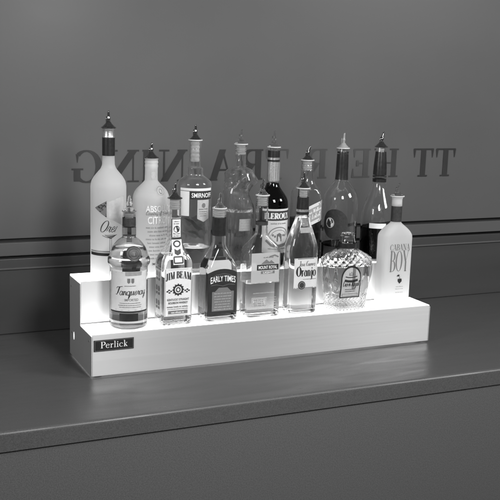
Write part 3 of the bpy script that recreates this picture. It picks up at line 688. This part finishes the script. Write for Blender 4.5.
def cutglass(u, z, x, y):
    if z < .040:
        a, c = math.sin((u*.9+z)*330), math.sin((u*.9-z)*330); return -.0011*(abs(a)**.5+abs(c)**.5)+.0012
    if z < .115: return .0022*math.cos(u*150)*min(1, (z-.04)/.02)
    if z < .152: return -.0016*(abs(math.sin((u+z*1.2)*150))+abs(math.sin((u-z*1.2)*150)))+.001
    return 0
b = Bottle('cut_glass_bottle', 'squat cut-glass decanter bottle with faceted shoulders and a grey arched label', .6801, 0,
  [(.1872, .0365), (.1743, .0422), (.1717, .045), (.1587, .0451), (.1561, .0451), (.1510, .0660), (.1440, .0950), (.1370, .1190), (.1300, .1330), (.1220, .1385), (.104, .1390), (.083, .1360), (.062, .1280), (.0383, .1170), (.0197, .1130)], dep=.080, rc=.037, glass='glass_cut', mod=cutglass, foot=.012, N=224, L=110)
b.turn = -.013
b.liquid(.118, 'liquor')
lathe('stopper', [(.0135, .168), (.0140, .1880), (.0185, .1895), (.0190, .1925), (.0180, .1945), (.0120, .1955)], M['plastic_clear'], b.root, 36)
b.sleeve('neck_ring', .1575, .1705, 'black', .0012)
lab = b.sheet('label', (-.0235, .0335, lambda u: .0345, lambda u: .088+.030*math.sqrt(max(0, 1-((u-.005)/.0285)**2))), 'black_paper', .0012)
lab2 = b.sheet('inner_label', (-.0205, .0305, lambda u: .0375, lambda u: .085+.028*math.sqrt(max(0, 1-((u-.005)/.0256)**2))), 'paper_mid', .0017, parent=lab)
k = Ink(); k.glyphs(script, 'Crown Royal', .005, .065, .0150, .9, slant=.15, width=.046); k.stroke([(-.014, .081), (-.004, .0785), (.005, .0778), (.014, .0785), (.024, .081)], .006, 4); k.frame(-.017, .0395, .027, .045, .0006); lines(k, [.056, .051], -.012, .022, .002, .0006, 25)
k.stroke([(-.001, .094), (-.001, .100), (.002, .097), (.005, .102), (.008, .097), (.011, .100), (.011, .094), (-.001, .094)], .0012); k.stroke([(-.012, .0905), (-.004, .0885), (.005, .088), (.014, .0885), (.022, .0905)], .0022, 3); b.ink(k, 'ink', lab2, 'lettering', .0021)

b = Bottle('frosted_rum_bottle', 'frosted rectangular bottle with tall thin capitals and a cherry mark, rightmost on the lower step', .8232, 0,
  [(.2837, .0285), (.2800, .0285), (.2780, .0265), (.2628, .0268), (.2182, .0273), (.2156, .0300), (.2077, .0483), (.1998, .0659), (.1918, .0791), (.1839, .0872), (.176, .0888)], dep=.046, rc=.013, glass='frost_light', foot=.008)
b.root['label'] = 'frosted rectangular bottle with tall thin dark capitals and a small cherry mark'
b.liquid(.133, 'milky')
b.sleeve('neck_band', .2195, .2600, 'dark_band')
po = b.pourer(.3176, 'plastic_clear', .14, 'plastic', 'plastic', .0185, .02, .0024)
k = Ink(); k.glyphs(serif, 'CABANA', .002, .1465, .0165, .62, width=.060, gap=.05); k.glyphs(serif, 'BOY', .002, .0900, .0560, .34, width=.058, gap=.04); b.ink(k, 'ink_grey')
k = Ink(); k.poly([(.0065, .0575), (.013, .064), (.0125, .0705), (.008, .0715), (.0065, .069), (.005, .0715), (.0, .0700), (.0005, .064)]); k.stroke([(.0065, .069), (.006, .077), (-.002, .0795)], .0012, 3); k.poly([(-.004, .078), (.001, .0825), (.007, .081), (.002, .077)]); b.ink(k, 'ink', None, 'cherry_mark')
k = Ink(); lines(k, [.049, .043], -.006, .021, .0025, .0006, 31); lines(k, [.034], -.008, .022, .002, .0005, 32); b.ink(k, 'ink_pale', None, 'small_print')

# --- upper step -------------------------------------------------------------
b = Bottle('tall_frosted_bottle', 'tall frosted bottle with a black neck band, checked triangle flag and a thin dark stripe', .0812, 1,
  [(.3496, .0283), (.3470, .0283), (.3440, .0262), (.3330, .0270), (.3277, .0285), (.2859, .0285), (.2672, .0294), (.2578, .0351), (.2485, .0491), (.2367, .0679), (.225, .0797), (.2132, .0831)], glass='frost', footr=.008)
b.pourer(.3875, 'dark_chrome', .0, 'dark_chrome', 'foil'); b.turn = -.0175
b.sleeve('neck_band', .2865, .3285, 'black')
b.sleeve('neck_finish', .3300, .3480, 'foil', .0004)
b.sheet('stripe', (-.045, .045, lambda u: .0555, lambda u: .0625), 'black_paper', .0004)
b.sheet('stripe', (-.045, .045, lambda u: .0640, lambda u: .0675), 'paper_grey', .0004)
fl = b.sheet('flag_label', (-.028, .046, lambda u: .168-.0175*(u+.028)/.026*1.0 if u < .0 else .149-.55*u, lambda u: .168+.0130*(u+.028)/.026 if u < .0 else .182+.30*u), 'paper_mid', .0004)
tri = b.sheet('checked_triangle', (-.028, .002, lambda u: .168-.0190*(u+.028)/.026, lambda u: .168+.0150*(u+.028)/.026), 'ink_grey', .0006)
k = Ink()
for i in range(26):
    r = random.Random(i); u = -.023+.024*r.random()**.7; h = (u+.028)/.026; k.disc(u, .168+(-.017+.030*r.random())*h, .0014*r.uniform(.6, 1.3), n=8)
b.ink(k, 'ink', tri, 'checks', .0008)
k = Ink(); k.glyphs(script, 'Oreg', .004, .112, .027, .7, slant=.45, width=.040); k.stroke([(-.008, .104), (.004, .099), (.016, .1025), (.026, .106)], .0011, 3)
k.poly([(-.003, .1055), (.025, .1055), (.0125, .0965), (.0095, .0965)]); b.ink(k, 'ink')
k = Ink(); k.stroke([(.0095, .097), (.0095, .060)], .0012, 4); k.stroke([(.0135, .097), (.0135, .060)], .0010, 4); b.ink(k, 'ink_grey', None, 'glass_stem')
k = Ink(); k.poly([(.007, .058), (.016, .058), (.0115, .047)]); k.disc(.0115, .0555, .005, .0022); b.ink(k, 'ink', None, 'glass_foot', .0008)

b = Bottle('round_shouldered_frosted_bottle', 'short-necked frosted bottle with round shoulders, medallion and pale capitals', .1866, 1,
  [(.2792, .0324), (.277, .0324), (.2755, .0300), (.273, .0300), (.2715, .0320), (.269, .0320), (.2675, .0300), (.2645, .0300), (.263, .0315), (.260, .0315), (.2565, .0300), (.2278, .0310), (.2206, .0407), (.2134, .0551), (.2061, .0695), (.1989, .0791), (.1892, .0852), (.1796, .0864)], glass='frost', footr=.008)
b.pourer(.3136, 'dark_chrome', .0, 'dark_chrome', 'plastic')
b.sheet('neck_oval', (-.006, .0065, lambda u: .240-.009*math.sqrt(max(0, 1-(u/.0068)**2)), lambda u: .240+.009*math.sqrt(max(0, 1-(u/.0068)**2))), 'paper_mid')
b.turn = -.008
md = b.sheet('medallion', (.008, .031, lambda u: .205-.0115*math.sqrt(max(0, 1-((u-.0195)/.0118)**2)), lambda u: .205+.0115*math.sqrt(max(0, 1-((u-.0195)/.0118)**2))), 'paper_mid', .0006)
k = Ink(); k.ring(.0195, .205, .0095, .0095, .0008); k.disc(.0195, .204, .0045, .006); b.ink(k, 'ink_grey', md, 'portrait', .0009)
b.turn = -.003
k = Ink(); k.sans('ABSOLUT', .0109, .1555, .0205, .026, width=.066); k.sans('CITRON', .0131, .127, .0245, .030, width=.060); b.ink(k, 'ink_pale', None, 'lettering_shadow', .0005)
k = Ink(); k.sans('ABSOLUT', .010, .1565, .0205, .022, width=.066); k.sans('CITRON', .012, .128, .0245, .026, width=.060); b.ink(k, 'ink_white', None, 'lettering', .0010)
k = Ink(); k.glyphs(script, 'Country of Sweden', .010, .1485, .0095, 1.1, slant=.2, width=.066)
for i in range(9): k.scribble(-.022+.004*(i % 3), .040-.003*(i % 2), .1165-.0092*i, .0046, .0007, 60+i)
b.ink(k, 'ink_grey', None, 'script_lines')
k = Ink(); k.sans('IMPORTED', .010, .028, .0085, .01, width=.034); b.ink(k, 'ink_grey')

b = Bottle('clear_vodka_bottle', 'clear round bottle with a stepped collar and T-shaped white label under a dark banner', .2980, 1,
  [(.3206, .0283), (.3037, .0284), (.3025, .0262), (.3012, .0270), (.2590, .0285), (.2575, .0297), (.2551, .0395), (.2420, .0415), (.238, .0427), (.2331, .0561), (.2282, .0683), (.2218, .0806), (.2159, .0843)], glass='glass_hazy', footr=.008, foot=.014)
b.liquid(.062, 'liquor')
bl = b.sheet('back_label', (.084, .156, lambda u: .066+.010*math.sin((u-.084)*70), lambda u: .132+.006*math.sin((u-.084)*110)), 'paper_grey', -.0002)  # its zigzags imitate ripples of refracted light seen through the bottle
k = Ink(); k.stroke([(.086, .078), (.098, .092), (.104, .083), (.122, .104), (.130, .096), (.152, .120)], [.002, .012, .010, .013, .010, .003], 5); k.stroke([(.086, .106), (.100, .118), (.112, .110), (.130, .128)], [.002, .010, .009, .002], 5); k.stroke([(.110, .074), (.126, .082), (.150, .092)], [.002, .008, .002], 5); b.ink(k, 'frost_light', bl, 'ripple_zigzag', -.0006)
k = Ink(); k.stroke([(.092, .098), (.108, .100), (.122, .116), (.146, .126)], [.002, .009, .008, .002], 5); k.stroke([(.098, .074), (.112, .088), (.134, .092)], [.002, .008, .002], 5); b.ink(k, 'ink', bl, 'ripple_zigzag', -.0012)
b.pourer(.3576, 'dark_chrome', .0, 'plastic', 'plastic', clen=.05); b.turn = -.010
tl = b.sheet('label', (-.044, .044, lambda u: .2035, lambda u: .2095), 'paper_white', .0006)
b.rect('label_panel', -.044, -.018, .142, .2020, 'paper_white', .0006)
bn = b.rect('banner', -.0165, .044, .183, .2015, 'black_paper', .0006)
k = Ink(); k.sans('SMIRNOFF', .0145, .1875, .0155, .016, width=.054); b.ink(k, 'ink_white', bn, 'lettering', .0009)
sh = b.sheet('shield_label', (.002, .034, lambda u: .128+.9*abs(u-.018)*.55, lambda u: .1815), 'paper_mid', .0006)
k = Ink(); k.disc(.018, .168, .005, .006); k.scribble(.006, .030, .158, .0036, .0007, 5); lines(k, [.152, .147, .142], .007, .029, .0026, .0005, 41); b.ink(k, 'ink_grey', sh, 'crest', .0009)

wob = pchip([0, .04, .09, .143, .153, .178, .193, .2085, .2236, .241, .2535, .32], [0, .000, .000, .0, -.001, -.006, -.0100, -.004, .0035, -.0025, 0, 0])
b = Bottle('torso_shaped_bottle', 'clear bottle shaped like a wavy torso with a small square label below its waist', .4194, 1,
  [(.3106, .0297), (.3080, .0297), (.3057, .026), (.298, .0272), (.291, .0258), (.284, .0274), (.277, .0260), (.270, .0274), (.263, .0262), (.256, .0274), (.2535, .0411), (.2486, .0623), (.2411, .0735), (.230, .0755), (.2180, .0750), (.2085, .0720), (.198, .0685), (.1880, .0690), (.175, .0730), (.1600, .0770), (.1500, .0765), (.1429, .0741), (.0457, .0683)], glass='glass_wavy', shift=wob, footr=.008, foot=.014,
  mod=lambda u, z, x, y: (.0045*math.exp(-((z-.222)/.012)**2)*math.cos(u*75)**2+.003*math.exp(-((z-.176)/.018)**2)*math.cos(u*52+.6) if .145 < z < .25 else (.0009*math.sin(u*420) if z < .14 else 0)))
b.liquid(.146, 'liquor')
b.pourer(.3458, 'plastic_clear', .02, 'plastic', 'plastic')
lab = b.rect('label', -.014, .015, .100, .130, 'paper_grey', .0022)
k = Ink(); lines(k, [.122, .115, .108, .103], -.011, .012, .003, .0007, 45); k.frame(-.0125, .1015, .0135, .1285, .0008); b.ink(k, 'ink_pale', lab, 'small_print', .0026)

b = Bottle('dark_liqueur_bottle', 'dark bottle with a patterned silver neck foil and banded label with a wide arc emblem', .5108, 1,
  [(.3029, .0290), (.2777, .0300), (.2168, .0305), (.2066, .0356), (.1964, .0483), (.1861, .0636), (.1759, .0751), (.1656, .0803), (.1553, .0816)], glass='glass', footr=.008)
b.liquid(.214, 'liquor_dark')
b.pourer(.3429, 'plastic_clear', .03, 'plastic', 'plastic_grey', .0175, .014)
b.sleeve('neck_cap', .2800, .2960, 'black'); b.sleeve('neck_ring', .2735, .2790, 'foil', .0007); b.sleeve('neck_ring', .2690, .2730, 'black', .0007)
nf = b.sleeve('neck_foil', .2190, .2685, 'foil', .0005)
k = Ink()
for i in range(8):
    for j in range(12): k.rect(-.02+.005*i, .222+.0038*j, -.0165+.005*i, .2245+.0038*j, 1)
b.ink(k, 'ink_pale', nf, 'pattern', .0007)
lab = b.sheet('label', (-.043, .043, lambda u: .040, lambda u: .1525), 'paper', .0004)
bd = b.rect('banner', -.043, .043, .123, .1475, 'dark_band', .0007)
k = Ink(); k.glyphs(serif, 'LEROUX', .002, .1275, .0150, 1.3, width=.064); b.ink(k, 'ink_white', bd, 'lettering', .0010)
k = Ink(); lines(k, [.114], -.022, .026, .004, .0008, 47); k.ring(.003, .084, .028, .022, .0022, 24, 0, PI); k.ring(.003, .082, .022, .017, .0012, 24, .1, PI-.1); [k.disc(x_, .082+.004*math.cos(x_*900), .0024, .0032, 10) for x_ in (-.014, -.0085, .0145, .020)]; k.poly([(-.004, .070), (.010, .070), (.010, .088), (.003, .092), (-.004, .088)])
k.stroke([(-.032, .074), (-.018, .062), (.003, .058), (.024, .062), (.038, .074)], .008, 3); lines(k, [.050], -.028, .032, .003, .0008, 49); b.ink(k, 'ink_grey', lab, 'emblem', .0007)

b = Bottle('square_whisky_bottle', 'square bottle with a ribbed pale neck and a slanted striped label', .6084, 1,
  [(.2692, .0319), (.266, .0319), (.2645, .0305), (.259, .0305), (.2575, .0322), (.253, .0322), (.2515, .0305), (.246, .0305), (.2445, .0322), (.2331, .032), (.2253, .0335), (.2149, .0382), (.2046, .0480), (.1942, .058), (.1838, .0645), (.1681, .0670)], dep=.064, rc=.011, glass='glass')
b.liquid(.122, 'liquor_brown')
b.pourer(.3051, 'dark_chrome', .22, 'plastic', 'plastic')
lo, hi = (lambda u: .107+.42*u), (lambda u: .158+.42*u)
lab = b.sheet('slanted_label', (-.034, .0325, lo, hi), 'paper_grey', .0005)
k = Ink(); k.stroke([(-.034, .1065+.42*-.034+.004), (.0325, .1065+.42*.0325+.004)], .008, 8); k.stroke([(-.034, .154+.42*-.034), (.0325, .154+.42*.0325)], .008, 8); b.ink(k, 'paper', lab, 'stripe', .0007)
tilt = lambda u, v: (u, v+.42*u)
k = Ink(); k.glyphs(script, 'Johnnie Walker', .002, .137, .010, 1.1, width=.052, warp=tilt); k.glyphs(script, 'Red Label', .002, .122, .012, 1.1, width=.046, warp=tilt); b.ink(k, 'ink_white', lab, 'lettering', .0008)

b = Bottle('medallion_bottle', 'clear round bottle with a large dark round label carrying a white oval', .7122, 1,
  [(.2995, .0261), (.2891, .0287), (.2182, .0342), (.213, .0421), (.2024, .0579), (.1918, .0737), (.1786, .0857), (.1679, .0905), (.1546, .0913)], glass='glass', footr=.008)
b.liquid(.050, 'liquor_dark')
b.pourer(.3384, 'plastic_grey', .02, 'plastic', 'plastic_grey')
b.sheet('neck_sleeve', (-.0400, .0105, lambda u: .2195, lambda u: .2860), 'black', .0005)
b.sheet('neck_sleeve', (.0135, .030, lambda u: .2195, lambda u: .2860), 'black', .0005)
b.sleeve('neck_ring', .2880, .2925, 'black', .0006); b.sheet('neck_stripe', (.0112, .0128, lambda u: .2195, lambda u: .2860), 'foil', .0005)
b.turn = -.038
dk = b.sheet('round_label', (-.036, .036, lambda u: .106-.0395*math.sqrt(max(0, 1-(u/.0362)**2)), lambda u: .106+.0395*math.sqrt(max(0, 1-(u/.0362)**2))), 'dark_band', .0005)
k = Ink(); k.disc(-.013, .109, .0125, .0135); b.ink(k, 'ink_white', dk, 'white_oval', .0008)
k = Ink(); k.glyphs(script, 'W', -.013, .104, .0115, 1.1, width=.013, slant=.2); k.ring(-.013, .109, .0110, .0120, .0006); b.ink(k, 'ink', dk, 'monogram', .0012)
b.turn = -.028
b.rect('base_label', -.044, .006, .012, .046, 'black_paper', .0004); b.rect('pale_band', -.044, .044, .0480, .0560, 'plastic_clear', .0004)

b = Bottle('sloping_neck_bottle', 'clear bottle with long sloping shoulders, tapered black neck sleeve and dark spirit inside', .8288, 1,
  [(.303, .0240), (.2937, .0266), (.2296, .0350), (.2108, .0352), (.2, .0385), (.1838, .0484), (.1675, .0605), (.1513, .0727), (.1377, .0809), (.1186, .0864), (.1022, .0878)], glass='glass', footr=.008)
b.liquid(.090, 'liquor_dark')
b.pourer(.3414, 'dark_chrome', .20, 'dark_chrome', 'plastic')
b.sleeve('neck_sleeve', .2300, .2915, 'black'); b.sleeve('neck_ring', .2230, .2275, 'dark_band', .0007); b.sleeve('neck_ring', .2110, .2195, 'black', .0006)
b.sheet('pale_sheet', (-.046, .0, lambda u: .0905, lambda u: .1040), 'paper_white', .0005)  # pale strip imitating the bright refraction at the spirit's surface

# ------------------------------------------------------------------ light
def area(name, loc, to, size, power, sy=None):
    l = bpy.data.lights.new(name, 'AREA'); l.energy = power; l.size = size; l.color = (1, 1, 1)
    if sy: l.shape = 'RECTANGLE'; l.size_y = sy
    o = bpy.data.objects.new(name, l); COL.objects.link(o); o.location = loc
    o.rotation_euler = (Vector(to)-Vector(loc)).to_track_quat('-Z', 'Y').to_euler()
    return o
area('key_lamp', (2.2, -1.5, 1.5), (.55, .1, .15), .7, 36)
area('fill_lamp', (.31, -1.22, 1.0), (.15, .05, .10), .36, 15)
area('added_side_lamp', (-2.0, -.9, 1.1), (.0, .1, .1), .7, 21)  # unseen lamp added to brighten the display's left side
w = bpy.data.worlds.new('World'); SC.world = w; w.use_nodes = True
bg = w.node_tree.nodes['Background']; bg.inputs[0].default_value = g(1); bg.inputs[1].default_value = .13

# ------------------------------------------------------------------ render
SC.render.engine = 'CYCLES'
c = SC.cycles
c.use_denoising = True; c.max_bounces = 28; c.transmission_bounces = 26; c.transparent_max_bounces = 16; c.glossy_bounces = 8; c.diffuse_bounces = 4
c.caustics_refractive = True; c.caustics_reflective = False; c.blur_glossy = .6; c.sample_clamp_indirect = 6; c.use_adaptive_sampling = True
SC.view_settings.view_transform = 'Standard'; SC.view_settings.look = 'None'; SC.view_settings.gamma = 1; SC.view_settings.exposure = 0
